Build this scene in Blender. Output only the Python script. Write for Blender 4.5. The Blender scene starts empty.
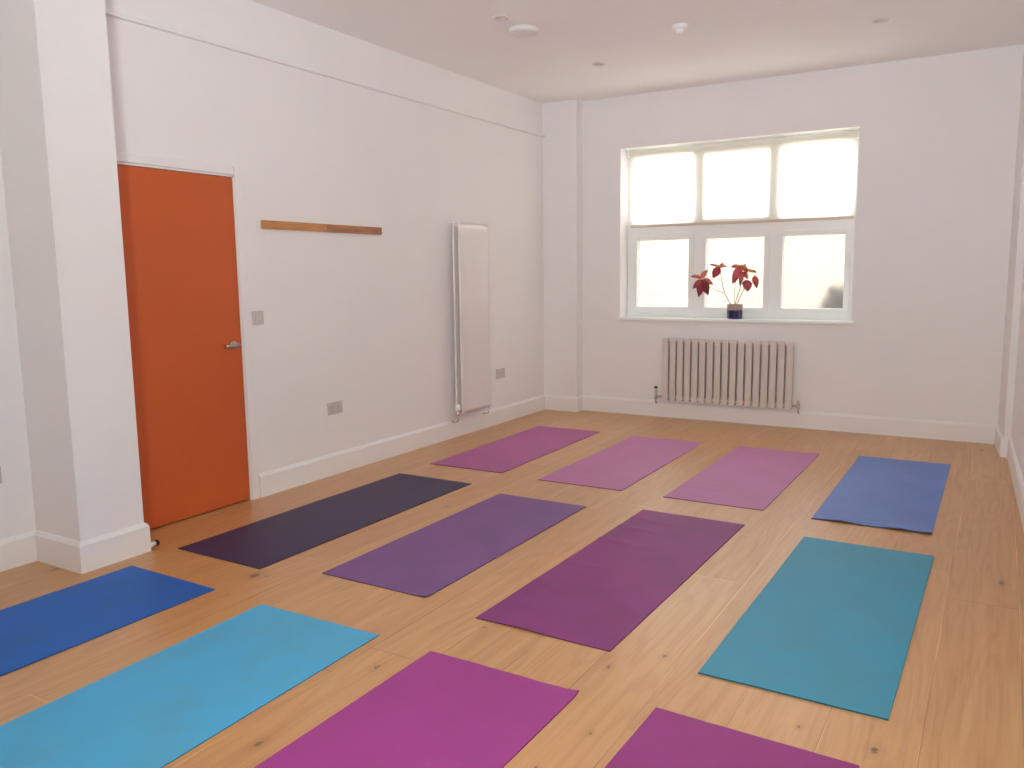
import bpy, bmesh, math, random
from mathutils import Vector, Matrix, noise

C = bpy.context.scene.collection
PI = math.pi
H = 3.029                 # ceiling height
random.seed(4)

# ------------------------------------------------------------------ materials
def lin(c):
    c /= 255.0
    return c / 12.92 if c <= 0.04045 else ((c + 0.055) / 1.055) ** 2.4

def rgb(r, g, b):
    return (lin(r), lin(g), lin(b), 1.0)

def new_mat(name):
    m = bpy.data.materials.new(name)
    m.use_nodes = True
    nt = m.node_tree
    nt.nodes.clear()
    out = nt.nodes.new('ShaderNodeOutputMaterial')
    return m, nt, out

class NT:
    """small helper for wiring nodes"""
    def __init__(self, nt): self.nt = nt
    def n(self, t, **kw):
        x = self.nt.nodes.new(t)
        for k, v in kw.items(): setattr(x, k, v)
        return x
    def put(self, sock, v):
        if hasattr(v, 'links') or isinstance(v, bpy.types.NodeSocket): self.nt.links.new(v, sock)
        else: sock.default_value = v
    def math(self, op, a, b=0.0, c=0.0, clamp=False):
        x = self.n('ShaderNodeMath', operation=op); x.use_clamp = clamp
        self.put(x.inputs[0], a); self.put(x.inputs[1], b); self.put(x.inputs[2], c)
        return x.outputs[0]
    def mix(self, f, a, b, mode='MIX'):
        x = self.n('ShaderNodeMix', data_type='RGBA', blend_type=mode)
        self.put(x.inputs[0], f); self.put(x.inputs[6], a); self.put(x.inputs[7], b)
        return x.outputs[2]
    def rng(self, v, a, b, c=0.0, d=1.0, smooth=True):
        x = self.n('ShaderNodeMapRange', interpolation_type='SMOOTHSTEP' if smooth else 'LINEAR')
        self.put(x.inputs[0], v)
        for i, q in enumerate((a, b, c, d)): self.put(x.inputs[1 + i], q)
        return x.outputs[0]
    def noise(self, vec, scale=5, detail=2, rough=.5):
        x = self.n('ShaderNodeTexNoise'); self.put(x.inputs['Vector'], vec)
        x.inputs['Scale'].default_value = scale; x.inputs['Detail'].default_value = detail
        x.inputs['Roughness'].default_value = rough
        return x.outputs[0]
    def xyz(self, x, y, z):
        c = self.n('ShaderNodeCombineXYZ')
        for i, q in enumerate((x, y, z)): self.put(c.inputs[i], q)
        return c.outputs[0]
    def pos(self):
        return self.n('ShaderNodeNewGeometry').outputs['Position']
    def obj(self):
        return self.n('ShaderNodeTexCoord').outputs['Object']

def principled(name, col, rough=.5, spec=.5, metal=0.0, vary=0.0, vscale=8.0, bump=0.0, bscale=200.0, coat=0.0, sheen=0.0, col2=None):
    m, nt, out = new_mat(name)
    k = NT(nt)
    p = k.n('ShaderNodeBsdfPrincipled')
    p.inputs['Base Color'].default_value = col
    p.inputs['Roughness'].default_value = rough
    p.inputs['Specular IOR Level'].default_value = spec
    p.inputs['Metallic'].default_value = metal
    p.inputs['Coat Weight'].default_value = coat
    if sheen:
        p.inputs['Sheen Weight'].default_value = sheen
        p.inputs['Sheen Roughness'].default_value = .4
    o = k.obj()
    if vary:
        n = k.noise(o, vscale, 4, .6)
        c2 = col2 or tuple(max(0, v * (1 - vary)) for v in col[:3]) + (1,)
        k.put(p.inputs['Base Color'], k.mix(k.rng(n, .3, .7), col, c2))
    if bump:
        b = k.n('ShaderNodeBump'); b.inputs['Strength'].default_value = bump; b.inputs['Distance'].default_value = .001
        k.put(b.inputs['Height'], k.noise(o, bscale, 3, .6))
        nt.links.new(b.outputs[0], p.inputs['Normal'])
    nt.links.new(p.outputs[0], out.inputs[0])
    return m

M = {}
M['wall'] = principled('matt_white_wall_paint', (.872, .862, .858, 1), .85, .25, vary=.02, vscale=1.3, bump=.12, bscale=320)
M['ceil'] = principled('matt_white_ceiling_paint', (.925, .912, .902, 1), .9, .2, vary=.015, vscale=1.0)
M['trim'] = principled('satin_white_trim_paint', (.87, .858, .85, 1), .45, .4, vary=.01, vscale=3)
M['upvc'] = principled('white_window_plastic', (.915, .945, .925, 1), .35, .5, vary=.01, vscale=4)
M['radiator'] = principled('white_radiator_enamel', (.80, .765, .735, 1), .17, .5, vary=.01, vscale=3)
M['column'] = principled('warm_white_radiator_enamel', (.70, .645, .60, 1), .35, .5, vary=.015, vscale=3)
M['plastic'] = principled('white_socket_plastic', (.60, .555, .54, 1), .35, .5, vary=.01, vscale=12)
M['rocker'] = principled('white_rocker_plastic', (.64, .595, .58, 1), .3, .5, vary=.01, vscale=12)
M['hole'] = principled('dark_slot_plastic', rgb(128, 116, 112), .6, .3, vary=.1)
M['door'] = principled('orange_door_paint', (.575, .112, .027, 1), .5, .35, vary=.05, vscale=1.5, bump=.05, bscale=150)
M['edge'] = principled('dark_gap_shade', rgb(60, 34, 24), .8, .2, vary=.1)
M['steel'] = principled('brushed_steel', (.52, .50, .47, 1), .3, .5, 1.0, vary=.06, vscale=40)
M['chrome'] = principled('polished_chrome', (.75, .73, .71, 1), .14, .5, 1.0, vary=.03, vscale=20)
M['rubber'] = principled('black_rubber', (.02, .02, .02, 1), .6, .4, vary=.2, vscale=40)
M['detector'] = principled('white_detector_plastic', (.93, .91, .91, 1), .4, .5, vary=.01, vscale=20)
M['disc'] = principled('white_disc_plastic', (.80, .77, .75, 1), .4, .5, vary=.01, vscale=20)
M['lamp_ring'] = principled('white_downlight_ring', (.72, .68, .65, 1), .4, .5, vary=.02, vscale=20)
M['lamp_lens'] = principled('grey_downlight_lens', (.62, .58, .55, 1), .25, .5, vary=.05, vscale=30)
M['glaze'] = principled('navy_pot_glaze', rgb(28, 28, 88), .12, .6, vary=.25, vscale=30, coat=.5)
M['stone'] = principled('unglazed_stoneware', rgb(172, 156, 144), .6, .3, vary=.12, vscale=40, bump=.2, bscale=90)
M['soil'] = principled('potting_soil', rgb(70, 52, 42), .95, .1, vary=.4, vscale=60, bump=.6, bscale=120)
M['stem'] = principled('pinkish_plant_stem', rgb(188, 150, 128), .5, .3, vary=.25, vscale=25)
M['render'] = principled('cream_rendered_wall', rgb(244, 236, 214), .9, .2, vary=.05, vscale=1.2, bump=.3, bscale=90)
M['paving'] = principled('pale_concrete_paving', rgb(196, 190, 180), .9, .2, vary=.12, vscale=4)
M['shrub'] = principled('dusty_green_leaf', rgb(86, 94, 88), .6, .3, vary=.4, vscale=6)
M['bark'] = principled('brown_bark', rgb(88, 74, 62), .9, .2, vary=.3, vscale=30)

def wood_strip(name, ca, cb, seed):
    m, nt, out = new_mat(name); k = NT(nt)
    p = k.n('ShaderNodeBsdfPrincipled'); p.inputs['Roughness'].default_value = .45
    s = k.n('ShaderNodeSeparateXYZ'); k.put(s.inputs[0], k.obj())
    g = k.noise(k.xyz(seed, k.math('MULTIPLY', s.outputs[1], 2.2), k.math('MULTIPLY', s.outputs[2], 30)), 1.6, 5, .6)
    c = k.mix(k.rng(g, .3, .68), ca, cb)
    kn = k.noise(k.xyz(seed + 9, k.math('MULTIPLY', s.outputs[1], 9), k.math('MULTIPLY', s.outputs[2], 45)), 1.0, 2, .5)
    c = k.mix(k.rng(kn, .63, .75), c, rgb(112, 58, 30))
    k.put(p.inputs['Base Color'], c)
    nt.links.new(p.outputs[0], out.inputs[0])
    return m
M['rail_pale'] = wood_strip('honey_pine', rgb(206, 148, 86), rgb(180, 116, 60), 1.3)
M['rail_dark'] = wood_strip('reddish_pine', rgb(186, 120, 66), rgb(150, 88, 48), 5.1)

def oak_floor():
    m, nt, out = new_mat('wide_oak_boards'); k = NT(nt)
    p = k.n('ShaderNodeBsdfPrincipled')
    s = k.n('ShaderNodeSeparateXYZ'); k.put(s.inputs[0], k.pos())
    x, y = s.outputs[0], s.outputs[1]
    u = k.math('DIVIDE', k.math('SUBTRACT', x, 3.588 - 40 * .262), .262)
    pid = k.math('FLOOR', u)
    fu = k.math('SUBTRACT', u, pid)
    def rnd(v):
        w = k.n('ShaderNodeTexWhiteNoise', noise_dimensions='1D'); k.put(w.inputs['W'], v); return w.outputs['Value']
    r1 = rnd(pid)
    v = k.math('DIVIDE', k.math('ADD', y, k.math('MULTIPLY', r1, 7.0)), 2.25)
    vid = k.math('FLOOR', v); fv = k.math('SUBTRACT', v, vid)
    bid = k.math('ADD', k.math('MULTIPLY', pid, 17.31), k.math('MULTIPLY', vid, 5.77))
    rb = rnd(bid); rc = rnd(k.math('ADD', bid, 101.7)); rd = rnd(k.math('ADD', bid, 43.9))
    # board colour
    base = k.mix(rb, rgb(205, 158, 107), rgb(192, 142, 87))
    base = k.mix(k.math('MULTIPLY', rc, .5), base, rgb(200, 148, 94))
    # cathedral figure: contour lines of a long stretched field
    fld = k.noise(k.xyz(k.math('ADD', k.math('MULTIPLY', x, 5.0), k.math('MULTIPLY', rb, 31)),
                        k.math('MULTIPLY', y, .55), k.math('MULTIPLY', rd, 19)), 1.0, 1.5, .45)
    ring = k.math('SINE', k.math('MULTIPLY', fld, 95.0))
    ring = k.rng(ring, -.2, 1.0)
    base = k.mix(k.math('MULTIPLY', ring, .15), base, rgb(148, 96, 52))
    # straight fine grain
    gr = k.noise(k.xyz(k.math('MULTIPLY', x, 90), k.math('MULTIPLY', y, 2.2), k.math('MULTIPLY', rb, 11)), 1.0, 4, .65)
    base = k.mix(k.math('MULTIPLY', k.rng(gr, .42, .75), .24), base, rgb(144, 95, 52))
    pale = k.noise(k.xyz(k.math('MULTIPLY', x, 14), k.math('MULTIPLY', y, .9), rd), 1.0, 3, .5)
    base = k.mix(k.math('MULTIPLY', k.rng(pale, .5, .72), .28), base, rgb(224, 182, 127))
    # wide dim patches of heartwood
    hw = k.noise(k.xyz(k.math('MULTIPLY', x, 7), k.math('MULTIPLY', y, 1.6), k.math('MULTIPLY', rc, 23)), 1.0, 3, .6)
    base = k.mix(k.math('MULTIPLY', k.rng(hw, .56, .76), .32), base, rgb(158, 104, 57))
    # knots, where the boards have them
    wob = k.noise(k.pos(), 85, 2, .6)
    for kx, ky, r, st in ((4.05, -3.33, .030, .9), (3.737, -4.99, .026, .9), (1.044, -4.89, .040, 1), (1.10, -4.87, .02, .5),
                          (2.134, -5.31, .022, .8), (2.139, -5.862, .024, .8), (.127, -5.306, .034, .8), (2.855, -4.903, .016, .9),
                          (2.999, -4.725, .020, .7), (2.29, -4.844, .014, .8), (1.174, -3.519, .022, .7), (3.912, -.297, .026, .9),
                          (3.52, -4.969, .012, .9), (2.98, -5.32, .012, .8), (2.92, -5.55, .011, .7), (.02, -5.75, .05, .35),
                          (1.12, -5.12, .014, .6), (1.87, -2.27, .018, .5), (1.42, -2.25, .018, .5), (3.95, -1.2, .03, .45)):
        dx = k.math('SUBTRACT', x, kx); dy = k.math('MULTIPLY', k.math('SUBTRACT', y, ky), .62)
        d = k.math('SQRT', k.math('ADD', k.math('MULTIPLY', dx, dx), k.math('MULTIPLY', dy, dy)))
        d = k.math('ADD', d, k.math('MULTIPLY', k.math('SUBTRACT', wob, .5), r * 1.1))
        f = k.math('MULTIPLY', k.rng(d, r * 1.7, r * .7), .20 * st)
        base = k.mix(f, base, rgb(138, 87, 46))
        f = k.math('MULTIPLY', k.rng(d, r * .50, r * .25), .8 * st)
        base = k.mix(f, base, rgb(73, 44, 25))
    # joints between boards
    e = k.math('MINIMUM', fu, k.math('SUBTRACT', 1.0, fu))
    seam = k.rng(e, .0105, .004)
    ee = k.math('MINIMUM', fv, k.math('SUBTRACT', 1.0, fv))
    seam = k.math('MAXIMUM', seam, k.rng(ee, .0010, .0004))
    bevel_glint = k.rng(k.noise(k.xyz(k.math('MULTIPLY', pid, 3.7), k.math('MULTIPLY', y, .9), 0), 1.0, 1, .5), .44, .56)
    jc = k.mix(bevel_glint, rgb(131, 83, 44), rgb(234, 190, 125))  # pale runs paint the highlight along the board bevels
    base = k.mix(k.math('MULTIPLY', seam, .80), base, jc)
    k.put(p.inputs['Base Color'], base)
    k.put(p.inputs['Roughness'], k.math('ADD', .29, k.math('MULTIPLY', gr, .10)))
    p.inputs['Specular IOR Level'].default_value = 1.0
    b = k.n('ShaderNodeBump'); b.inputs['Strength'].default_value = .06; b.inputs['Distance'].default_value = .002
    k.put(b.inputs['Height'], k.math('SUBTRACT', k.math('MULTIPLY', gr, .25), seam))
    nt.links.new(b.outputs[0], p.inputs['Normal'])
    nt.links.new(p.outputs[0], out.inputs[0])
    return m
M['floor'] = oak_floor()

def mat_material(name, col, col2, rough=.55, spec=.5, sheen=0.0):
    """fine woven foam: base colour with faint scuffs and a pimpled surface"""
    m, nt, out = new_mat(name); k = NT(nt)
    p = k.n('ShaderNodeBsdfPrincipled')
    o = k.obj()
    n = k.noise(o, 2.6, 4, .6)
    c = k.mix(k.rng(n, .35, .68), col, col2)
    sc = k.noise(o, 14, 5, .7)
    c = k.mix(k.math('MULTIPLY', k.rng(sc, .60, .78), .22), c, tuple(v * .72 for v in col2[:3]) + (1,))
    k.put(p.inputs['Base Color'], c)
    p.inputs['Roughness'].default_value = rough
    p.inputs['Specular IOR Level'].default_value = spec
    p.inputs['Sheen Weight'].default_value = sheen; p.inputs['Sheen Roughness'].default_value = .35
    s = k.n('ShaderNodeSeparateXYZ'); k.put(s.inputs[0], o)
    wx = k.math('SINE', k.math('MULTIPLY', s.outputs[0], 900)); wy = k.math('SINE', k.math('MULTIPLY', s.outputs[1], 900))
    b = k.n('ShaderNodeBump'); b.inputs['Strength'].default_value = .25; b.inputs['Distance'].default_value = .0008
    k.put(b.inputs['Height'], k.math('ADD', k.math('MULTIPLY', wx, wy), k.math('MULTIPLY', sc, 1.5)))
    nt.links.new(b.outputs[0], p.inputs['Normal'])
    nt.links.new(p.outputs[0], out.inputs[0])
    return m

def clear_glass():
    m, nt, out = new_mat('clear_window_glass'); k = NT(nt)
    t = k.n('ShaderNodeBsdfTransparent'); t.inputs[0].default_value = (.95, .97, .96, 1)
    g = k.n('ShaderNodeBsdfGlossy'); g.inputs['Roughness'].default_value = .02
    lw = k.n('ShaderNodeFresnel'); lw.inputs[0].default_value = 1.45
    mx = k.n('ShaderNodeMixShader')
    nt.links.new(lw.outputs[0], mx.inputs[0]); nt.links.new(t.outputs[0], mx.inputs[1]); nt.links.new(g.outputs[0], mx.inputs[2])
    nt.links.new(mx.outputs[0], out.inputs[0])
    return m
M['glass'] = clear_glass()

def frosted_glass():
    m, nt, out = new_mat('frosted_window_glass'); k = NT(nt)
    r = k.n('ShaderNodeBsdfRefraction'); r.inputs['IOR'].default_value = 1.06; r.inputs['Roughness'].default_value = .75
    r.inputs[0].default_value = (.102, .0985, .0965, 1)
    t = k.n('ShaderNodeBsdfTranslucent'); t.inputs[0].default_value = (.095, .092, .090, 1)
    mx = k.n('ShaderNodeMixShader'); mx.inputs[0].default_value = .15
    nt.links.new(r.outputs[0], mx.inputs[1]); nt.links.new(t.outputs[0], mx.inputs[2])
    nt.links.new(mx.outputs[0], out.inputs[0])
    return m
M['frost'] = frosted_glass()

def blind_cloth():
    m, nt, out = new_mat('cream_roller_blind_cloth'); k = NT(nt)
    d = k.n('ShaderNodeBsdfDiffuse'); t = k.n('ShaderNodeBsdfTranslucent')
    o = k.obj()
    n = k.noise(o, 260, 2, .5)
    col = k.mix(n, (.93, .915, .87, 1), (.88, .86, .81, 1))
    k.put(d.inputs[0], col); k.put(t.inputs[0], col)
    mx = k.n('ShaderNodeMixShader'); mx.inputs[0].default_value = .45
    nt.links.new(d.outputs[0], mx.inputs[1]); nt.links.new(t.outputs[0], mx.inputs[2])
    nt.links.new(mx.outputs[0], out.inputs[0])
    return m
M['cloth'] = blind_cloth()
M['blind_bar'] = principled('taupe_blind_bar', rgb(214, 198, 182), .5, .3, vary=.03)

def leaf_material():
    m, nt, out = new_mat('red_variegated_leaf'); k = NT(nt)
    p = k.n('ShaderNodeBsdfPrincipled'); p.inputs['Roughness'].default_value = .45
    isl = k.n('ShaderNodeNewGeometry').outputs['Random Per Island']
    at = k.n('ShaderNodeAttribute', attribute_name='leaf_uv'); s = k.n('ShaderNodeSeparateXYZ'); k.put(s.inputs[0], at.outputs['Vector'])
    hue = k.mix(k.rng(isl, .25, .6), rgb(172, 52, 86), rgb(112, 38, 44))
    hue = k.mix(k.rng(isl, .6, .9), hue, rgb(188, 84, 100))
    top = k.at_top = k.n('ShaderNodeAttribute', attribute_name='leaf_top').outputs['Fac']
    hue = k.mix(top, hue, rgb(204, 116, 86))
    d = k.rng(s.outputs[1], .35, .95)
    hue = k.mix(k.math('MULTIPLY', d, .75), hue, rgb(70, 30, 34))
    nn = k.noise(k.obj(), 45, 3, .6)
    hue = k.mix(k.rng(nn, .5, .75), hue, rgb(124, 62, 50))
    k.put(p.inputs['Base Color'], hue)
    t = k.n('ShaderNodeBsdfTranslucent'); k.put(t.inputs[0], hue)
    mx = k.n('ShaderNodeMixShader'); mx.inputs[0].default_value = .5
    nt.links.new(p.outputs[0], mx.inputs[1]); nt.links.new(t.outputs[0], mx.inputs[2])
    nt.links.new(mx.outputs[0], out.inputs[0])
    return m
M['leaf'] = leaf_material()

# ------------------------------------------------------------------ mesh helpers
def box(bm, x0, x1, y0, y1, z0, z1, bev=0.0, seg=2):
    vs = [bm.verts.new((x, y, z)) for x in (x0, x1) for y in (y0, y1) for z in (z0, z1)]
    fs = [bm.faces.new([vs[i] for i in f]) for f in ((0, 1, 3, 2), (4, 6, 7, 5), (0, 4, 5, 1), (2, 3, 7, 6), (0, 2, 6, 4), (1, 5, 7, 3))]
    if bev:
        es = list({e for f in fs for e in f.edges})
        bmesh.ops.bevel(bm, geom=es, offset=bev, segments=seg, affect='EDGES', profile=.5)

def frame_of(d):
    d = Vector(d).normalized()
    a = Vector((0, 0, 1)) if abs(d.z) < .9 else Vector((1, 0, 0))
    u = d.cross(a).normalized()
    return d, u, d.cross(u).normalized()

def lathe(bm, org, axis, prof, seg=24, smooth=True):
    """revolve [(radius, height)] about an axis through org"""
    d, u, v = frame_of(axis); org = Vector(org)
    rings = []
    for r, h in prof:
        if r < 1e-6: rings.append([bm.verts.new(org + d * h)])
        else: rings.append([bm.verts.new(org + d * h + (u * math.cos(2 * PI * i / seg) + v * math.sin(2 * PI * i / seg)) * r) for i in range(seg)])
    for a, b in zip(rings, rings[1:]):
        for i in range(seg):
            j = (i + 1) % seg
            if len(a) == 1 and len(b) == 1: continue
            if len(a) == 1: f = bm.faces.new((a[0], b[j], b[i]))
            elif len(b) == 1: f = bm.faces.new((a[i], a[j], b[0]))
            else: f = bm.faces.new((a[i], a[j], b[j], b[i]))
            f.smooth = smooth

def cyl(bm, p0, p1, r, seg=16, bev=0.0):
    p0, p1 = Vector(p0), Vector(p1); L = (p1 - p0).length
    if bev: prof = [(0, 0), (r - bev, 0), (r, bev), (r, L - bev), (r - bev, L), (0, L)]
    else: prof = [(0, 0), (r, 0), (r, L), (0, L)]
    lathe(bm, p0, p1 - p0, prof, seg, bool(bev))

def tube(bm, pts, radii, seg=8):
    pts = [Vector(p) for p in pts]; rings = []
    for i, p in enumerate(pts):
        d = (pts[min(i + 1, len(pts) - 1)] - pts[max(i - 1, 0)])
        _, u, v = frame_of(d)
        r = radii[i] if isinstance(radii, (list, tuple)) else radii
        rings.append([bm.verts.new(p + (u * math.cos(2 * PI * k / seg) + v * math.sin(2 * PI * k / seg)) * r) for k in range(seg)])
    for a, b in zip(rings, rings[1:]):
        # match the ring offsets so the tube does not twist
        off = min(range(seg), key=lambda o: sum((a[k].co - b[(k + o) % seg].co).length for k in range(seg)))
        for k in range(seg):
            f = bm.faces.new((a[k], a[(k + 1) % seg], b[(k + 1 + off) % seg], b[(k + off) % seg])); f.smooth = True
    bm.faces.new(rings[0][::-1]); bm.faces.new(rings[-1])

def prism(bm, prof, p0, p1, up, outw):
    """sweep a closed 2-D profile [(out, up)] from p0 to p1"""
    p0, p1, up, outw = map(Vector, (p0, p1, up, outw))
    a = [bm.verts.new(p0 + outw * o + up * h) for o, h in prof]
    b = [bm.verts.new(p1 + outw * o + up * h) for o, h in prof]
    n = len(prof)
    for i in range(n):
        j = (i + 1) % n
        bm.faces.new((a[i], a[j], b[j], b[i]))
    bm.faces.new(a[::-1]); bm.faces.new(b)

def obj(name, bm, mat, parent=None, org=None):
    bmesh.ops.recalc_face_normals(bm, faces=bm.faces)
    if org is None and parent is not None: org = parent.get('_org') or (0, 0, 0)
    org = Vector(org or (0, 0, 0))
    if org.length: bmesh.ops.translate(bm, verts=bm.verts, vec=-org)
    me = bpy.data.meshes.new(name); bm.to_mesh(me); bm.free()
    for m in (mat if isinstance(mat, (list, tuple)) else [mat]): me.materials.append(m)
    o = bpy.data.objects.new(name, me); C.objects.link(o)
    if parent is not None: o.parent = parent
    else: o.location = org
    return o

def tag(o, label, cat, group=None, kind=None):
    o['label'] = label; o['category'] = cat
    if group: o['group'] = group
    if kind: o['kind'] = kind
    return o

ORG = {}
def thing(name, loc, label, cat, group=None, kind=None):
    o = bpy.data.objects.new(name, None); C.objects.link(o); o.location = loc
    o.empty_display_size = .1
    ORG[o.name] = Vector(loc)
    return tag(o, label, cat, group, kind)

def part(name, bm, mat, root, top=None):
    """geometry given in world coordinates, stored relative to the thing's base"""
    return obj(name, bm, mat, root, ORG[(top or root).name])

def B(): return bmesh.new()

# ------------------------------------------------------------------ room shell
XL, XR0, XR1 = 0.0, 4.093, 4.42          # left wall; right wall at y=-.49 and at the rear
YF = -9.3                                # wall behind the camera
TW = .25
bm = B(); box(bm, -1.2, 4.9, YF - .1, .32, -.12, 0)
tag(obj('floor', bm, M['floor']), 'wide oak board floor running towards the window', 'floor', kind='structure')
bm = B(); box(bm, -1.2, 4.9, YF - .1, .32, H, H + .15)
tag(obj('ceiling', bm, M['ceil']), 'plain white ceiling above the studio', 'ceiling', kind='structure')

WX0, WX1, WZ0, WZ1 = .775, 2.889, .95, 2.548     # window opening
bm = B()
box(bm, -.25, WX0, 0, .32, 0, H); box(bm, WX1, 4.7, 0, .32, 0, H)
box(bm, WX0, WX1, 0, .32, 0, WZ0 - .03); box(bm, WX0, WX1, 0, .32, WZ1, H)
tag(obj('wall_back', bm, M['wall']), 'white far wall around the window', 'wall', kind='structure')

DY0, DY1, DZ = -4.815, -3.985, 1.977             # door opening
bm = B()
box(bm, -TW, XL, DY1 + .02, 0, 0, H); box(bm, -TW, XL, -5.2, DY0 - .02, 0, H); box(bm, -TW, XL, DY0 - .02, DY1 + .02, DZ + .02, H)
tag(obj('wall_left', bm, M['wall']), 'white wall on the left holding the orange door', 'wall', kind='structure')
bm = B(); box(bm, -.34, -.09, YF, -5.2, 0, H)
tag(obj('wall_left_near', bm, M['wall']), 'white wall set back beyond the square pillar, at the photo edge', 'wall', kind='structure')
bm = B(); box(bm, -.2, .285, -5.262, -4.925, 0, H)
tag(obj('wall_pillar', bm, M['wall']), 'square white pillar standing in front of the orange door', 'pillar', kind='structure')
bm = B(); box(bm, -.02, .371, -.129, .02, 0, H)
tag(obj('wall_pier_left', bm, M['wall']), 'shallow white pier in the far corner by the tall radiator', 'pier', kind='structure')
bm = B()
vs = [bm.verts.new((x, y, z)) for z in (0, H) for x, y in ((4.004, .02), (4.047, -.49), (4.3, -.49), (4.3, .02))]
for f in ((0, 1, 2, 3), (4, 5, 6, 7), (0, 1, 5, 4), (1, 2, 6, 5), (2, 3, 7, 6), (3, 0, 4, 7)): bm.faces.new([vs[i] for i in f])
tag(obj('wall_pier_right', bm, M['wall']), 'narrow white pier in the far corner across from the tall radiator', 'pier', kind='structure')
def xr(y): return XR0 + (XR1 - XR0) * (-.49 - y) / 8.8
bm = B()
vs = [bm.verts.new(p) for p in ((xr(-.4), -.4, 0), (xr(-.4) + TW, -.4, 0), (xr(YF) + TW, YF, 0), (xr(YF), YF, 0),
                                (xr(-.4), -.4, H), (xr(-.4) + TW, -.4, H), (xr(YF) + TW, YF, H), (xr(YF), YF, H))]
for f in ((0, 1, 2, 3), (4, 5, 6, 7), (0, 1, 5, 4), (2, 3, 7, 6), (0, 3, 7, 4), (1, 2, 6, 5)): bm.faces.new([vs[i] for i in f])
tag(obj('wall_right', bm, M['wall']), 'white wall along the edge opposite the orange door', 'wall', kind='structure')
bm = B(); box(bm, -.35, 4.8, YF - .2, YF, 0, H)
tag(obj('wall_front', bm, M['wall']), 'white wall behind the camera', 'wall', kind='structure')

# skirting boards
SK = [(0, 0), (.018, 0), (.018, .132), (.012, .142), (.007, .150), (0, .152)]
def skirt(path, pieces):
    """mitred skirting along a wall line; the room is on the right of the direction of travel"""
    P = [Vector(p) for p in path]; n = []
    for a, b in zip(P, P[1:]):
        d = (b - a).normalized(); n.append(Vector((d.y, -d.x)))
    mit = [n[0]] + [(a + b) / (1 + a.dot(b)) for a, b in zip(n, n[1:])] + [n[-1]]
    for name, label, i0, i1 in pieces:
        bm = B(); rows = []
        for i in range(i0, i1 + 1):
            rows.append([bm.verts.new((P[i].x + mit[i].x * o, P[i].y + mit[i].y * o, h)) for o, h in SK])
        for a, b in zip(rows, rows[1:]):
            for q in range(len(SK)):
                t = (q + 1) % len(SK); bm.faces.new((a[q], a[t], b[t], b[q]))
        bm.faces.new(rows[0][::-1]); bm.faces.new(rows[-1])
        tag(obj(name, bm, M['trim']), label, 'skirting board', kind='structure')
skirt([(0, -3.918), (0, -.129), (.371, -.129), (.371, 0), (4.0057, 0), (4.047, -.49), (xr(-.49), -.49), (xr(YF), YF)],
      [('baseboard_left', 'white skirting board along the wall with the tall radiator', 0, 3),
       ('baseboard_back', 'white skirting board beneath the window wall', 3, 4),
       ('baseboard_right', 'white skirting board along the wall opposite the door', 4, 7)])
skirt([(-.09, YF), (-.09, -5.262), (.285, -5.262), (.285, -4.925), (0, -4.925)],
      [('baseboard_left_near', 'white skirting board on the set-back wall beyond the pillar', 0, 1),
       ('baseboard_pillar', 'white skirting board wrapped around the square pillar', 1, 4)])

# picture rail
bm = B()
PR = [(0, 0), (.024, 0), (.028, .003), (.028, .017), (.022, .024), (0, .026)]
prism(bm, PR, (0, -4.925, 2.708), (0, -.129, 2.708), (0, 0, 1), (1, 0, 0))
tag(obj('trim_1', bm, M['wall']), 'slim white picture rail high on the wall over the orange door', 'picture rail', kind='structure')

# ------------------------------------------------------------------ door
d = thing('door_1', (0, (DY0 + DY1) / 2, 0), 'flush orange door with a silver lever handle, half behind the pillar', 'door', kind='structure')
bm = B(); box(bm, -.040, -.002, DY0 + .003, DY1 - .003, .008, DZ - .003, .002)
part('door_leaf', bm, M['door'], d)
bm = B()
A = .062
for y0, y1, z0, z1 in ((DY1, DY1 + A, 0, DZ + A), (DY0 - A, DY0, 0, DZ + A), (DY0, DY1, DZ + .012, DZ + A)):
    box(bm, 0, .014, y0 + (.006 if y0 == DY1 else 0), y1, z0, z1, .003)
part('architrave', bm, M['trim'], d)
bm = B()
box(bm, -.20, .0, DY1, DY1 + .021, 0, DZ + .021); box(bm, -.20, .0, DY0 - .021, DY0, 0, DZ + .021); box(bm, -.20, .0, DY0 - .021, DY1 + .021, DZ, DZ + .021)
box(bm, -.20, -.17, DY0, DY1, 0, DZ)  # unseen panel added behind the leaf to keep skylight out of the gap
part('door_frame_and_blocker', bm, M['trim'], d)
bm = B(); box(bm, -.2, -.045, DY0, DY1, 0, .004)  # dark strip painting the shade in the gap under the door
part('gap_shade_strip', bm, M['edge'], d)
bm = B()
HY, HZ = -4.052, .981
lathe(bm, (-.002, HY, HZ), (1, 0, 0), [(0, 0), (.026, 0), (.026, .006), (.023, .009), (.012, .010), (.010, .012), (.010, .040), (.012, .044), (.012, .056), (.009, .060), (0, .060)], 28)
h = part('handle', bm, M['steel'], d)
h['label'] = 'silver lever handle on a round rose'
bm = B()
tube(bm, [(.050, HY + .004, HZ), (.052, HY - .025, HZ), (.052, HY - .050, HZ), (.050, HY - .070, HZ - .001), (.042, HY - .084, HZ - .001), (.028, HY - .088, HZ - .001)], [.0105, .0105, .0098, .0092, .0090, .0085], 12)
obj('lever', bm, M['steel'], h, ORG[d.name])
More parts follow.
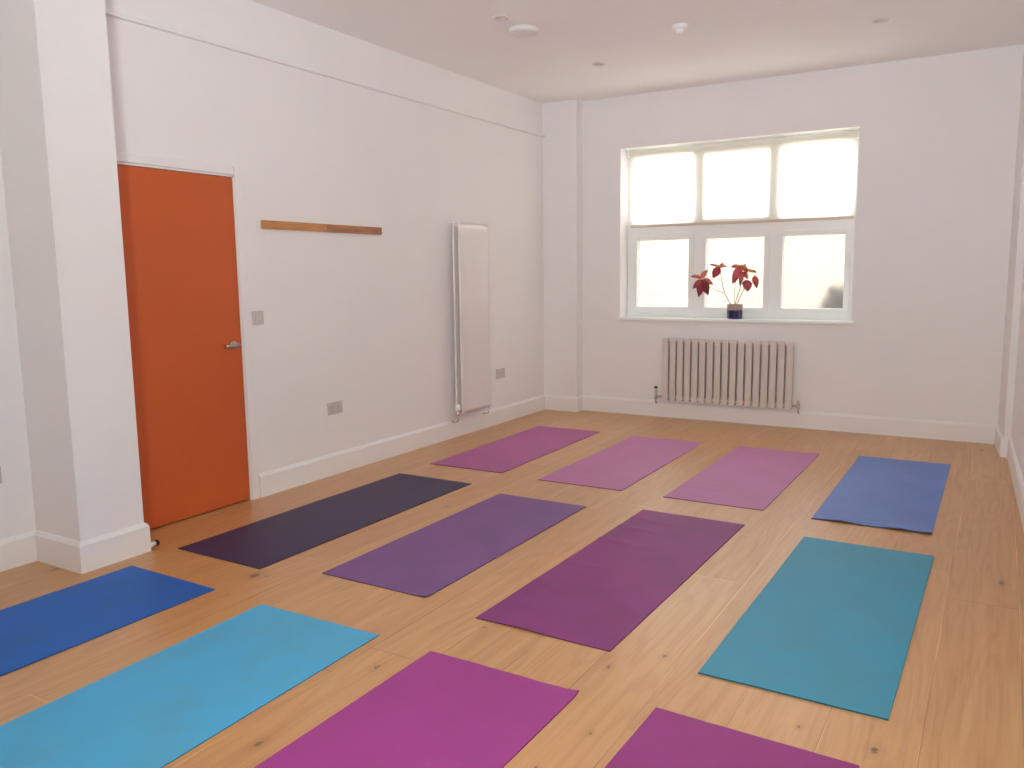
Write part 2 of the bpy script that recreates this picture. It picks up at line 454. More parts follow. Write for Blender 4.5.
# a skirting mounted stop for the door
ds = thing('door_stop', (.286, -4.907, .028), 'small white door stop with a black tip at the foot of the pillar', 'door stop')
bm = B(); lathe(bm, (.286, -4.907, .028), (0, 1, 0), [(0, 0), (.016, 0), (.016, .005), (.013, .009), (.0125, .036), (0, .036)], 20); part('shaft', bm, M['detector'], ds)
bm = B(); lathe(bm, (.286, -4.907, .028), (0, 1, 0), [(0, .036), (.014, .036), (.0155, .040), (.0155, .050), (.011, .055), (0, .056)], 20); part('rubber_tip', bm, M['rubber'], ds)

# ------------------------------------------------------------------ window
w = thing('window_1', (1.832, .22, WZ0), 'wide white six-pane window with frosted lower panes in the far wall', 'window', kind='structure')
FY0, FY1 = .190, .275
MX = [1.4797, 2.1843]
TZ0, TZ1 = 1.735, 1.85
bm = B()
box(bm, WX0, WX0 + .055, FY0, FY1, WZ0, WZ1, .004); box(bm, WX1 - .055, WX1, FY0, FY1, WZ0, WZ1, .004)
box(bm, WX0 + .05, WX1 - .05, FY0, FY1, WZ0, WZ0 + .05, .004); box(bm, WX0 + .05, WX1 - .05, FY0, FY1, WZ1 - .06, WZ1, .004)
for mx in MX: box(bm, mx - .035, mx + .035, FY0, FY1, WZ0 + .045, WZ1 - .055, .004)
xs = [WX0 + .05, MX[0] - .032, MX[0] + .032, MX[1] - .032, MX[1] + .032, WX1 - .05]
for i in range(0, 6, 2): box(bm, xs[i], xs[i + 1], FY0, FY1, TZ0, TZ1, .004)
part('window_frame', bm, M['upvc'], w)
for i in range(3):
    x0, x1 = xs[2 * i] + .002, xs[2 * i + 1] - .002
    # lower casement
    z0, z1, s = WZ0 + .048, TZ0 + .002, .048
    bm = B()
    box(bm, x0, x0 + s, FY0 - .012, FY1 - .01, z0, z1, .005); box(bm, x1 - s, x1, FY0 - .012, FY1 - .01, z0, z1, .005)
    box(bm, x0 + s - .004, x1 - s + .004, FY0 - .012, FY1 - .01, z0, z0 + s, .005); box(bm, x0 + s - .004, x1 - s + .004, FY0 - .012, FY1 - .01, z1 - s, z1, .005)
    sa = part('casement', bm, M['upvc'], w)
    bm = B(); box(bm, x0 + s - .006, x1 - s + .006, FY1 - .030, FY1 - .026, z0 + s - .006, z1 - s + .006)
    # one face of the pane carries the frosting, so keep a single sheet
    bm.free(); bm = B()
    vs = [bm.verts.new(p) for p in ((x0 + s - .006, FY1 - .028, z0 + s - .006), (x1 - s + .006, FY1 - .028, z0 + s - .006), (x1 - s + .006, FY1 - .028, z1 - s + .006), (x0 + s - .006, FY1 - .028, z1 - s + .006))]
    bm.faces.new(vs)
    g = obj('frosted_pane', bm, M['frost'], sa, ORG[w.name]); g['label'] = 'frosted glass pane'
    # upper fixed light
    bm = B()
    vs = [bm.verts.new(p) for p in ((x0 - .01, FY1 - .03, TZ1 - .01), (x1 + .01, FY1 - .03, TZ1 - .01), (x1 + .01, FY1 - .03, WZ1 - .05), (x0 - .01, FY1 - .03, WZ1 - .05))]
    bm.faces.new(vs)
    part('clear_pane', bm, M['glass'], w)
    bm = B(); q = .026
    box(bm, x0 - .003, x0 + q, FY0 + .004, FY1 - .005, TZ1 - .003, WZ1 - .057, .003); box(bm, x1 - q, x1 + .003, FY0 + .004, FY1 - .005, TZ1 - .003, WZ1 - .057, .003)
    box(bm, x0 + q - .003, x1 - q + .003, FY0 + .004, FY1 - .005, TZ1 - .003, TZ1 + q, .003); box(bm, x0 + q - .003, x1 - q + .003, FY0 + .004, FY1 - .005, WZ1 - .09, WZ1 - .057, .003)
    part('glazing_bead', bm, M['upvc'], w)
bm = B(); box(bm, WX0 - .035, WX1 + .035, -.03, FY0 + .02, WZ0 - .028, WZ0, .006)
part('window_sill', bm, M['upvc'], w)

# roller blind
BX0, BX1, BY = .805, 2.857, .173
bl = thing('roller_blind', (1.84, BY, 2.515), 'cream roller blind pulled halfway down over the window', 'blind')
bm = B(); cyl(bm, (BX0, BY - .022, 2.512), (BX1, BY - .022, 2.512), .022, 24, .001)
part('roller_tube', bm, M['cloth'], bl)
bm = B()
nx, nz = 30, 20
g = [[bm.verts.new((BX0 + .006 + (BX1 - BX0 - .012) * i / nx, BY + .0015 * math.sin(i * .7) * (j / nz), 2.512 - (2.512 - 1.832) * j / nz)) for i in range(nx + 1)] for j in range(nz + 1)]
for j in range(nz):
    for i in range(nx):
        f = bm.faces.new((g[j][i], g[j][i + 1], g[j + 1][i + 1], g[j + 1][i])); f.smooth = True
part('blind_cloth', bm, M['cloth'], bl)
bm = B(); box(bm, BX0 + .004, BX1 - .004, BY - .006, BY + .006, 1.812, 1.838, .005)
part('bottom_bar', bm, M['blind_bar'], bl)
for x in (BX0 - .018, BX1 + .004):
    bm = B(); box(bm, x, x + .014, BY - .05, BY + .014, 2.478, 2.548, .003); part('bracket', bm, M['upvc'], bl)
bm = B()
for k in range(70):
    z = 2.50 - k * .0105
    bmesh.ops.create_icosphere(bm, subdivisions=1, radius=.0028, matrix=Matrix.Translation((BX0 - .004, BY - .004, z)))
part('pull_chain', bm, M['upvc'], bl)

# ------------------------------------------------------------------ outside the far window
bm = B(); box(bm, -6, 10, .33, 9, -.25, -.02)
tag(obj('ground', bm, M['paving']), 'pale paved yard beyond the frosted window', 'ground', kind='structure')
bm = B(); box(bm, -3, 7, 3.2, 3.4, -.02, 2.1); box(bm, -3.02, 7.02, 3.16, 3.44, 2.1, 2.16, .01)
tag(obj('wall_yard', bm, M['render']), 'cream rendered yard wall glowing through the frosted panes', 'wall', kind='structure')
sh = thing('shrub', (2.50, 1.35, -.02), 'blurred grey-green shrub behind the frosted lower corner pane', 'shrub')
bm = B()
rs = random.Random(11)
for k in range(1100):
    t = rs.random() ** .5
    a, el = rs.uniform(0, 2 * PI), rs.uniform(-1, 1)
    r = t * .27
    c = Vector((2.625 + r * math.cos(a) * math.sqrt(1 - el * el) * .85, 1.35 + r * math.sin(a) * math.sqrt(1 - el * el), 0.97 + r * el * 1.1))
    q = Vector((rs.gauss(0, 1), rs.gauss(0, 1), rs.gauss(0, 1))).normalized(); _, u, v = frame_of(q)
    s = rs.uniform(.018, .034)
    vs = [bm.verts.new(c + p) for p in (u * s * -1.3, v * s * .55 + q * .004, u * s * 1.3, v * s * -.55 + q * .004)]
    bm.faces.new(vs)
part('foliage', bm, M['shrub'], sh)
bm = B(); tube(bm, [(2.50, 1.35, -.02), (2.51, 1.35, .4), (2.58, 1.36, .75), (2.62, 1.36, 1.0)], [.03, .026, .02, .01], 10); part('trunk', bm, M['bark'], sh)

# ------------------------------------------------------------------ plant on the sill
PX, PY, PZ = 1.876, .085, WZ0
pl = thing('potted_plant', (PX, PY, PZ), 'red-leaved houseplant in a two-tone navy and stone pot on the window sill', 'plant')
bm = B()
lathe(bm, (PX, PY, PZ), (0, 0, 1), [(0, 0), (.060, 0), (.067, .004), (.069, .012), (.070, .078), (.0705, .080)], 40)
po = part('pot', bm, M['glaze'], pl); po['label'] = 'navy glazed pot with bare stoneware rim'
bm = B(); lathe(bm, (PX, PY, PZ), (0, 0, 1), [(.0705, .080), (.070, .084), (.069, .128), (.067, .132), (.063, .132), (.062, .120), (.062, .085)], 40)
obj('rim', bm, M['stone'], po, ORG[pl.name])
bm = B(); lathe(bm, (PX, PY, PZ), (0, 0, 1), [(.0625, .112), (.03, .117), (0, .119)], 32); obj('soil', bm, M['soil'], po, ORG[pl.name])
KX, KZ = .0977 * .0093, .0977 * .0097
def pp(px, py, dy=0.0):      # plant-sketch units to metres around the pot's centre
    return Vector((PX + (px - 567) * KX, PY + dy, PZ + (700 - py) * KZ))
def stem(pts, r0, r1):
    P = [pp(*p) for p in pts]; Q = []
    for i in range(len(P) - 1):
        for t in (0, .5): Q.append(P[i].lerp(P[i + 1], t))
    Q.append(P[-1])
    for _ in range(2): Q = [Q[0]] + [(Q[i - 1] + Q[i] * 2 + Q[i + 1]) / 4 for i in range(1, len(Q) - 1)] + [Q[-1]]
    bm = B(); n = len(Q); tube(bm, Q, [r0 + (r1 - r0) * i / (n - 1) for i in range(n)], 8)
    part('stem', bm, M['stem'], pl)
stem([(545, 580), (515, 548), (452, 455), (425, 330), (405, 205)], .0050, .0026)
stem([(452, 455, 0), (400, 432, -.02), (335, 412, -.03), (250, 340, -.03), (225, 305, -.02)], .0028, .0018)
stem([(560, 580, .02), (548, 500, .03), (547, 400, .04), (570, 290, .03), (606, 205, .02)], .0030, .0020)
stem([(570, 580), (580, 500), (610, 440), (622, 370), (640, 250)], .0045, .0022)
stem([(590, 580, -.01), (610, 510, -.02), (660, 430, -.03), (690, 340, -.02), (715, 240, -.02)], .0040, .0022)
stem([(715, 240, -.02), (735, 255, -.01), (757, 290, 0)], .0020, .0015)

def leaf(bm, a, b, wid, face, arch=.25, top=0.0, luv=None, ltop=None):
    """pointed oval blade from stalk a to tip b; face = direction the blade looks towards"""
    a, b = Vector(a), Vector(b); L = (b - a).length; d = (b - a).normalized()
    s = d.cross(Vector(face)).normalized(); nrm = s.cross(d).normalized()
    if nrm.dot(Vector(face)) < 0: nrm = -nrm
    N, K = 10, 3; rows = []
    for i in range(N + 1):
        t = i / N
        half = wid * .5 * (math.sin(PI * min(1, t * .96 + .04) ** .72)) ** .9 if i < N else 0.0
        half = max(half, .0006)
        row = []
        for k in range(-K, K + 1):
            f = k / K
            p = a + d * (L * t) + s * (half * f) + nrm * (arch * L * math.sin(PI * t) * .5 - abs(f) ** 1.5 * half * .35 + .0015 * math.sin(9 * t + 2 * f))
            v = bm.verts.new(p); v[luv] = Vector((f, t, 0)); v[ltop] = top
            row.append(v)
        rows.append(row)
    for r0, r1 in zip(rows, rows[1:]):
        for k in range(2 * K):
            f = bm.faces.new((r0[k], r0[k + 1], r1[k + 1], r1[k])); f.smooth = True

def cluster(leaves):
    bm = B(); luv = bm.verts.layers.float_vector.new('leaf_uv'); lt = bm.verts.layers.float.new('leaf_top')
    for (ax, ay, ad), (bx, by, bd), wd, face, arch, top in leaves:
        leaf(bm, pp(ax, ay, ad), pp(bx, by, bd), wd * KX, face, arch, top, luv, lt)
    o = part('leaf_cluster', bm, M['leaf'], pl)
    return o
cam_dir = (.25, -1, .1)
cluster([((225, 300, -.02), (122, 292, -.06), 62, (0, -.7, .8), .30, .9), ((215, 300, -.02), (284, 225, .0), 66, (-.1, -.8, .6), .15, .8),
         ((232, 320, -.02), (216, 494, -.07), 86, cam_dir, .15, .05), ((240, 325, -.02), (312, 474, -.06), 88, (.2, -1, .2), .12, 0),
         ((225, 325, -.03), (158, 410, -.09), 62, cam_dir, .2, .3), ((240, 318, -.01), (338, 372, .01), 70, (0, -.8, .7), .2, .45)])
cluster([((405, 200, 0), (300, 178, -.03), 44, (0, -.6, .8), .25, 1), ((405, 200, 0), (492, 198, -.03), 46, (0, -.6, .8), .2, .9),
         ((400, 205, -.01), (350, 310, -.05), 84, cam_dir, .15, 0), ((405, 200, .01), (410, 160, .07), 60, (0, -.7, .8), .1, .8)])
cluster([((612, 198, .02), (524, 205, -.03), 62, (0, -.8, .6), .3, 1), ((610, 200, .01), (552, 366, -.05), 86, cam_dir, .15, .1),
         ((610, 195, .02), (700, 262, -.02), 66, (.1, -.8, .7), .3, .9), ((612, 200, .03), (640, 176, .09), 56, (0, -.6, .8), .1, .9),
         ((640, 250, 0), (622, 385, -.04), 50, cam_dir, .1, .2)])
cluster([((715, 238, -.02), (792, 262, -.05), 46, (.1, -.6, .8), .25, .85), ((690, 330, -.02), (712, 438, -.07), 92, cam_dir, .12, 0),
         ((757, 290, 0), (792, 408, -.04), 66, (.5, -1, .2), .15, .35), ((650, 250, 0), (700, 318, -.05), 46, cam_dir, .2, .4),
         ((690, 335, -.02), (640, 372, -.05), 34, cam_dir, .2, .4), ((716, 240, -.01), (660, 232, .05), 50, (0, -.6, .8), .2, .9)])

# ------------------------------------------------------------------ radiators
# tall double panel radiator on the left wall
TY0, TY1, TZa, TZb = -1.775, -1.338, .212, 1.808
tr = thing('vertical_radiator', (.07, (TY0 + TY1) / 2, TZa), 'tall narrow white panel radiator upright on the wall past the wooden rail', 'radiator')
def fluted(bm, xa, xb, sgn):
    """pressed steel panel, shallow vertical flutes on the room side"""
    n = 66; z = [TZa, TZa + .035, TZa + .06, TZb - .06, TZb - .035, TZb]; amp = [0, 0, 1, 1, 0, 0]
    rows = []
    for zz, am in zip(z, amp):
        row = []
        for i in range(n + 1):
            t = i / n; q = (t * 11) % 1.0
            dpt = .0007 * am * (1 if .03 < t < .97 else 0) * (.5 - .5 * math.cos(2 * PI * q))
            edge = .004 if i in (0, n) else 0
            row.append(bm.verts.new((xb - dpt - edge, TY0 + (TY1 - TY0) * t, zz)))
        rows.append(row)
    for a, b in zip(rows, rows[1:]):
        for i in range(n):
            f = bm.faces.new((a[i], a[i + 1], b[i + 1], b[i])); f.smooth = True
    bb = [bm.verts.new((xa, y, zz)) for y, zz in ((TY0, TZa), (TY1, TZa), (TY1, TZb), (TY0, TZb))]
    bm.faces.new(bb)
    bm.faces.new([bb[0], bb[1]] + rows[0][::-1]); bm.faces.new([bb[3], bb[2]] + rows[-1][::-1])
    bm.faces.new([bb[0], bb[3]] + [r[0] for r in rows][::-1]); bm.faces.new([bb[1], bb[2]] + [r[-1] for r in rows][::-1])
bm = B(); fluted(bm, .098, .112, 1); part('front_panel', bm, M['radiator'], tr)
bm = B(); fluted(bm, .040, .054, 1); part('rear_panel', bm, M['radiator'], tr)
bm = B()
for k in range(14):          # convector fins folded between the panels
    y = TY0 + .075 + (TY1 - TY0 - .10) * k / 13
    box(bm, .054, .098, y - .0012, y + .0012, TZa + .05, TZb - .03)
part('convector_fins', bm, M['radiator'], tr)
for y in (TY0 + .06, TY1 - .03):
    for z in (TZa + .03, TZb - .03):
        bm = B(); cyl(bm, (.05, y, z), (.10, y, z), .012, 14); part('manifold', bm, M['radiator'], tr)
for z in (.45, 1.6):
    for y in (TY0 + .12, TY1 - .15):
        bm = B(); box(bm, .0015, .042, y, y + .03, z, z + .06, .003); part('bracket', bm, M['radiator'], tr)
# thermostatic valve on the door side, lockshield on the window side, chrome tails into the skirting
for y, zt, head in ((TY0 - .022, .235, True), (TY1 + .022, .235, False)):
    bm = B()
    lathe(bm, (.075, y, zt - .035), (0, 0, 1), [(0, 0), (.010, 0), (.011, .004), (.011, .040), (0, .042)], 18)
    sgn = 1 if head else -1
    cyl(bm, (.075, y, zt - .012), (.075, y + sgn * .05, zt - .012), .010, 16, .001)
    va = part('valve', bm, M['chrome'], tr)
    bm = B()
    if head: lathe(bm, (.075, y, zt + .004), (0, 0, 1), [(0, 0), (.018, 0), (.023, .006), (.023, .046), (.019, .054), (0, .056)], 22)
    else: lathe(bm, (.075, y, zt + .004), (0, 0, 1), [(0, 0), (.011, 0), (.012, .004), (.0115, .038), (.008, .042), (0, .042)], 18)
    obj('valve_head', bm, M['detector'] if head else M['steel'], va, ORG[tr.name])
    bm = B(); tube(bm, [(.075, y, zt - .03), (.075, y, zt - .065), (.070, y, zt - .083), (.055, y, zt - .092), (.016, y, zt - .094)], .0075, 10)
    obj('pipe', bm, M['chrome'], va, ORG[tr.name])

# column radiator under the window
CX0, CX1, CZ0, CZ1 = 1.250, 2.442, .168, .766
cr = thing('column_radiator', ((CX0 + CX1) / 2, -.06, CZ0), 'low wide off-white column radiator with seventeen upright bars below the window', 'radiator')
N = 17; pit = (CX1 - CX0 + .016) / N
for k in range(N):
    x0 = CX0 + k * pit
    bm = B(); box(bm, x0, x0 + pit - .016, -.090, -.036, CZ0 + .002, CZ1, .007, 3)
    part('column_bar', bm, M['column'], cr)
for z in (CZ0 + .035, CZ1 - .022):
    bm = B(); cyl(bm, (CX0 + .004, -.062, z), (CX1 - .004, -.062, z), .017, 18, .003); part('header_pipe', bm, M['column'], cr)
for x in (CX0 + .16, CX1 - .16):
    for z in (CZ0 + .06, CZ1 - .10):
        bm = B(); box(bm, x - .014, x + .014, -.050, -.0015, z, z + .03, .003); part('bracket', bm, M['column'], cr)
for x, sgn, head in ((CX0 - .076, 1, True), (CX1 + .052, -1, False)):
    z = CZ0 + .035
    bm = B()
    cyl(bm, (x, -.052, z), (x + sgn * (.082 if head else .056), -.052, z), .010, 16, .001)
    lathe(bm, (x, -.052, z - .028), (0, 0, 1), [(0, 0), (.011, 0), (.014, .006), (.014, .040), (.010, .044), (0, .044)], 18)
    va = part('valve', bm, M['steel'], cr)
    bm = B()
    if head:
        lathe(bm, (x, -.052, z + .016), (0, 0, 1), [(0, 0), (.008, 0), (.008, .012), (.015, .016), (.017, .044), (.017, .058), (.012, .064), (0, .065)], 22)
        hd = obj('valve_head', bm, M['column'], va, ORG[cr.name])
        bm = B(); lathe(bm, (x, -.052, z + .081), (0, 0, 1), [(0, -.003), (.0165, -.003), (.0165, .010), (.012, .014), (0, .014)], 20); obj('valve_cap', bm, M['rubber'], va, ORG[cr.name])
    else:
        lathe(bm, (x, -.052, z + .016), (0, 0, 1), [(0, 0), (.009, 0), (.010, .004), (.010, .030), (.006, .034), (0, .034)], 18)
        obj('valve_head', bm, M['steel'], va, ORG[cr.name])
    bm = B(); tube(bm, [(x, -.052, z - .026), (x, -.052, z - .050), (x, -.046, z - .062), (x, -.036, z - .066), (x, -.0175, z - .066)], .0075, 10)
    obj('pipe', bm, M['steel'], va, ORG[cr.name])

# ------------------------------------------------------------------ wooden rail on the left wall
ra = thing('wooden_rail', (0, -3.21, 1.708), 'long thin two-tone wooden rail fixed to the wall beside the door', 'wall rail')
bm = B(); box(bm, 0, .021, -3.787, -3.2255, 1.682, 1.735, .002); part('plank', bm, M['rail_pale'], ra)['label'] = 'paler honey half'
bm = B(); box(bm, 0, .0205, -3.2245, -2.648, 1.682, 1.7345, .002); part('plank', bm, M['rail_dark'], ra)['label'] = 'redder half'

# ------------------------------------------------------------------ electrical fittings
sw = thing('light_switch', (0, -3.853, 1.134), 'small square white light switch beside the orange door', 'switch')
bm = B(); box(bm, 0, .009, -3.896, -3.810, 1.091, 1.177, .0025); part('plate', bm, M['plastic'], sw)
bm = B(); box(bm, .007, .0125, -3.869, -3.837, 1.110, 1.158, .0015); part('rocker', bm, M['rocker'], sw)

def socket(x, y, z, label):
    s = thing('power_socket', (x, y, z), label, 'socket', 'double power sockets low on the walls')
    bm = B(); box(bm, x, x + .010, y - .073, y + .073, z - .043, z + .043, .003); part('plate', bm, M['plastic'], s)
    for q in (-1, 1):
        bm = B(); box(bm, x + .008, x + .0135, y + q * .046 - .010, y + q * .046 + .010, z + .012, z + .034, .0015); part('rocker', bm, M['rocker'], s)
        bm = B()
        c = y + q * .030
        box(bm, x + .0085, x + .0104, c - .0035, c + .0035, z + .000, z + .009)
        box(bm, x + .0085, x + .0104, c - .015, c - .008, z - .024, z - .019); box(bm, x + .0085, x + .0104, c + .008, c + .015, z - .024, z - .019)
        part('pin_holes', bm, M['hole'], s)
socket(0, -3.204, .469, 'white double socket on the wall below the wooden rail')
socket(0, -.987, .469, 'white double socket between the tall radiator and the far corner')
socket(-.09, -5.474, .466, 'white double socket cut off by the photo edge beyond the pillar')

# ------------------------------------------------------------------ ceiling fittings
dv = thing('ceiling_disc', (1.09, -2.385, H), 'large round white disc fitting on the ceiling', 'ceiling fitting')
bm = B(); lathe(bm, (1.09, -2.385, H), (0, 0, -1), [(0, 0), (.096, 0), (.102, .006), (.103, .022), (.097, .030), (.090, .032)], 48); part('body', bm, M['disc'], dv)
bm = B(); lathe(bm, (1.09, -2.385, H), (0, 0, -1), [(.090, .032), (.086, .034), (.045, .036), (0, .036)], 48); part('cover', bm, M['disc'], dv)
sd = thing('smoke_detector', (2.01, -1.876, H), 'small white smoke detector with a stubby nose on the ceiling', 'detector')
bm = B(); lathe(bm, (2.01, -1.876, H), (0, 0, -1), [(0, 0), (.052, 0), (.053, .014), (.049, .026), (.036, .030), (0, .030)], 36); part('base', bm, M['detector'], sd)
bm = B(); lathe(bm, (2.01, -1.876, H), (0, 0, -1), [(.026, .030), (.026, .040), (.024, .048), (.016, .053), (0, .055)], 28); part('nose', bm, M['detector'], sd)
DL = [(1.09, -2.677, 'small recessed ceiling downlight next to the large white disc'), (1.111, -1.23, 'small recessed ceiling downlight nearest the far corner pier of the tall radiator'), (3.171, -1.248, 'lone recessed ceiling downlight beyond the smoke detector, farthest from the door wall')]
def downlight(x, y, lab):
    t = thing('downlight', (x, y, H), lab, 'ceiling light', 'recessed ceiling downlights')
    bm = B(); lathe(bm, (x, y, H), (0, 0, -1), [(.055, 0), (.055, .003), (.052, .006), (.044, .005), (.040, .0015), (.040, 0)], 36); part('ring', bm, M['lamp_ring'], t)
    bm = B(); lathe(bm, (x, y, H), (0, 0, -1), [(.0405, .0010), (.02, .0018), (0, .002)], 32); part('lens', bm, M['lamp_lens'], t)
for a in DL: downlight(*a)

# ------------------------------------------------------------------ yoga mats
def yoga_mat(x, yfar, wid, length, ang, cols, label, seed, th=.005, curls=(), creases=(), wave=.0012, rough=.5, spec=.35, sheen=0.0):
    """one foam mat lying on the boards; origin at the middle of its far end. curls: (u,v,radius,height); creases: (v,height,u-range)"""
    nx, ny = 26, 72
    bm = B()
    def lift(u, v):
        X, Y = u * wid, v * length
        e = min(u, 1 - u, v * length / wid, (1 - v) * length / wid)
        h = max(0.0, noise.noise(Vector((X * 3.1 + seed, Y * 2.3, seed * 1.7)))) * wave
        h += max(0.0, noise.noise(Vector((X * 9 + seed, Y * 7, seed * .7)))) * wave * max(0, 1 - e * 9)
        for cu, cv, r, hh in curls:
            dd = math.hypot((u - cu) * wid, (v - cv) * length) / r
            if dd < 1: h += hh * (1 - dd) ** 2
        for cv, hh, u0, u1, sl in creases:
            if u0 <= u <= u1:
                dd = abs((v - cv - sl * (u - u0)) * length) / .022
                fade = min(1, (u1 - u) / max(1e-3, (u1 - u0)) * 1.6)
                if dd < 1: h += hh * fade * (.5 + .5 * math.cos(PI * dd))
        return h
    wob = lambda t, s: .0016 * noise.noise(Vector((t * 6, s * 3.3 + seed, 1.7)))
    top, bot = [], []
    for j in range(ny + 1):
        v = j / ny; rt, rb = [], []
        for i in range(nx + 1):
            u = i / nx
            X = (u - .5) * wid + wob(v, 1 if u < .5 else 2) * abs(u - .5) * 2
            Y = -v * length + wob(u, 3 if v < .5 else 4)
            h = lift(u, v)
            edge = (i in (0, nx)) or (j in (0, ny))
            rt.append(bm.verts.new((X, Y, h + th - (.0010 if edge else 0)))); rb.append(bm.verts.new((X, Y, h + .0003)))
        top.append(rt); bot.append(rb)
    for j in range(ny):
        for i in range(nx):
            f = bm.faces.new((top[j][i], top[j + 1][i], top[j + 1][i + 1], top[j][i + 1])); f.smooth = True
            f = bm.faces.new((bot[j][i], bot[j][i + 1], bot[j + 1][i + 1], bot[j + 1][i])); f.smooth = True
    ring = lambda g: [g[0][i] for i in range(nx + 1)] + [g[j][nx] for j in range(1, ny + 1)] + [g[ny][i] for i in range(nx - 1, -1, -1)] + [g[j][0] for j in range(ny - 1, 0, -1)]
    a, b = ring(top), ring(bot)
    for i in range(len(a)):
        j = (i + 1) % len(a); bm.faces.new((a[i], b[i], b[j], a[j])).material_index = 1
    for i in range(len(a)):
        for q in (a, b):
            e = bm.edges.get((q[i], q[(i + 1) % len(a)]))
            if e: e.smooth = False
    o = obj('yoga_mat', bm, [mat_material('foam_' + str(seed), cols[0], cols[1], rough, spec, sheen), principled('foam_dark_side_' + str(seed), tuple(v * .38 for v in cols[1][:3]) + (1,), .8, .2, vary=.1)])  # side faces take a darker copy of the mat colour
    o.location = (x, yfar, 0); o.rotation_euler = (0, 0, ang)
    return tag(o, label, 'yoga mat', 'yoga mats laid out in rows')

MATS = [
 # x, y far, w, l, angle, colours, label, curls, creases
 (.710, -.978, .614, 1.685, .011, (rgb(165, 40, 137), rgb(154, 37, 128)), 'magenta yoga mat in the far row, beside the tall radiator', (), ()),
 (1.646, -1.015, .610, 1.686, .004, (rgb(178, 87, 154), rgb(169, 82, 149)), 'dusty pink-purple yoga mat in the far row, in front of the column radiator', (), ()),
 (2.552, -1.026, .611, 1.687, -.002, (rgb(175, 82, 155), rgb(166, 78, 145)), 'pink-purple yoga mat in the far row, right next to the slate-blue one', ((1, 0, .10, .008),), ((.80, .0018, .0, .8, .02),)),
 (3.430, -.947, .605, 1.795, 0, (rgb(56, 107, 191), rgb(50, 98, 179)), 'slate-blue yoga mat with a rippled front edge in the far row', ((.25, 1, .20, .012), (.75, 1, .22, .012), (1, 1, .12, .010)), ((.93, .003, 0, 1, -.02), (.965, .0035, .2, 1, .01), (.06, .002, 0, 1, 0))),
 (.707, -3.007, .606, 1.813, -.005, (rgb(63, 51, 86), rgb(57, 47, 82)), 'dark navy-purple yoga mat lying past the orange door', (), ()),
 (1.611, -3.128, .607, 1.591, -.002, (rgb(126, 85, 145), rgb(117, 81, 136)), 'muted violet yoga mat beside the dark navy one', ((1, 1, .12, .005),), ()),
 (2.535, -3.031, .598, 1.760, -.013, (rgb(140, 62, 128), rgb(129, 59, 117)), 'plum yoga mat with creases across its far end, in the middle row', ((.35, 1, .2, .005),), ((.10, .0042, 0, .55, .03), (.20, .0048, 0, .5, .035), (.34, .0048, 0, .55, .04), (.56, .0028, 0, .5, .03), (.74, .002, 0, .4, .02))),
 (3.464, -3.101, .608, 1.696, -.009, (rgb(55, 149, 180), rgb(63, 145, 171)), 'teal yoga mat in front of the slate-blue one', (), ()),
 (.720, -5.098, .607, 1.750, -.009, (rgb(2, 99, 192), rgb(2, 95, 176)), 'bright blue yoga mat in front of the white pillar', (), ((.22, .0012, 0, .9, .04),)),
 (1.655, -5.112, .637, 1.750, .019, (rgb(75, 176, 224), rgb(83, 170, 208)), 'light sky-blue yoga mat in the nearest row', (), ()),
 (2.537, -5.118, .613, 1.750, -.006, (rgb(163, 61, 142), rgb(155, 59, 134)), 'bright magenta yoga mat with a lifted corner, beside the sky-blue one', ((1, 0, .06, .007),), ()),
 (3.406, -5.091, .610, 1.750, -.022, (rgb(148, 51, 127), rgb(142, 49, 121)), 'magenta yoga mat cut off by the photo edge below the teal mat', (), ()),
]
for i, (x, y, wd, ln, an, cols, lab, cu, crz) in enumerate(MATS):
    yoga_mat(x, y, wd, ln, an, cols, lab, i + 1, curls=cu, creases=crz, th=.0065 if i == 7 else .0045, **(dict(rough=.55, spec=1.1, sheen=.14) if i < 4 else dict(spec=.22) if i == 6 else {}))

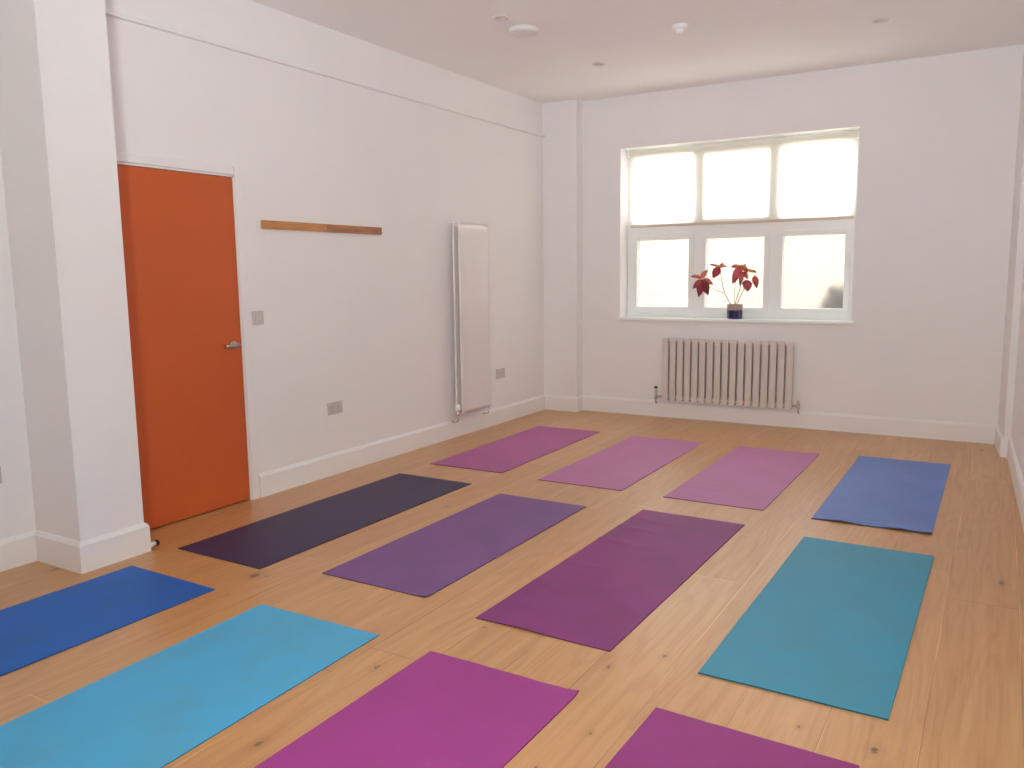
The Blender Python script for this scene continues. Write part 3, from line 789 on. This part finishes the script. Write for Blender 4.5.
# ------------------------------------------------------------------ light
wd = bpy.data.worlds.new('overcast_sky'); bpy.context.scene.world = wd
wd.use_nodes = True
nt = wd.node_tree; nt.nodes.clear(); k = NT(nt)
bg = k.n('ShaderNodeBackground'); wo = k.n('ShaderNodeOutputWorld')
tc = k.n('ShaderNodeTexCoord'); s = k.n('ShaderNodeSeparateXYZ'); nt.links.new(tc.outputs['Generated'], s.inputs[0])
k.put(bg.inputs[0], k.mix(k.rng(s.outputs[2], -.06, .04), (.50, .47, .44, 1), (.97, .97, 1.0, 1)))
nt.links.new(bg.outputs[0], wo.inputs[0])

bg.inputs[1].default_value = 25.0
def spot_lamp(name, loc, to, energy, angle, size, col):
    L = bpy.data.lights.new(name, 'SPOT'); L.energy = energy; L.shadow_soft_size = size; L.color = col
    L.spot_size = math.radians(angle); L.spot_blend = 1
    o = bpy.data.objects.new(name, L); C.objects.link(o); o.location = loc
    o.rotation_euler = (Vector(to) - Vector(loc)).to_track_quat('-Z', 'Y').to_euler()
# the photographer's strobe beside the camera, aimed down the room; below it an added fill lamp bounced off the ceiling
spot_lamp('strobe', (3.7, -7.98, 1.45), (2.2, 0, 2.3), 308, 132, .12, (.89, .94, .87))
spot_lamp('fill_lamp_up', (3.4, -7.4, 1.8), (2.9, -5.6, 3.03), 294, 110, .12, (.84, .905, 1.0))

# ------------------------------------------------------------------ camera
cam = bpy.data.cameras.new('camera'); co = bpy.data.objects.new('camera', cam); C.objects.link(co)
cam.sensor_width = 36; cam.lens = 36 * 819.288 / 1024; cam.clip_start = .05
yw, pt, rl = .538889521, .134821386, .0123724267
f = Vector((-math.sin(yw) * math.cos(pt), math.cos(yw) * math.cos(pt), -math.sin(pt)))
r = Vector((math.cos(yw), math.sin(yw), 0)); dn = f.cross(r)
R0 = r * math.cos(rl) + dn * math.sin(rl); D0 = dn * math.cos(rl) - r * math.sin(rl)
mw = Matrix((R0, -D0, -f)).transposed().to_4x4(); mw.translation = (3.98118, -7.43195, 1.391788)
co.matrix_world = mw
sc = bpy.context.scene
sc.camera = co
sc.view_settings.view_transform = 'Standard'; sc.view_settings.look = 'None'
sc.view_settings.gamma = 1; sc.view_settings.use_curve_mapping = False
sc.view_settings.exposure = 0.0
sc.cycles.max_bounces = 12; sc.cycles.diffuse_bounces = 10; sc.cycles.transparent_max_bounces = 12
sc.cycles.sample_clamp_indirect = 6
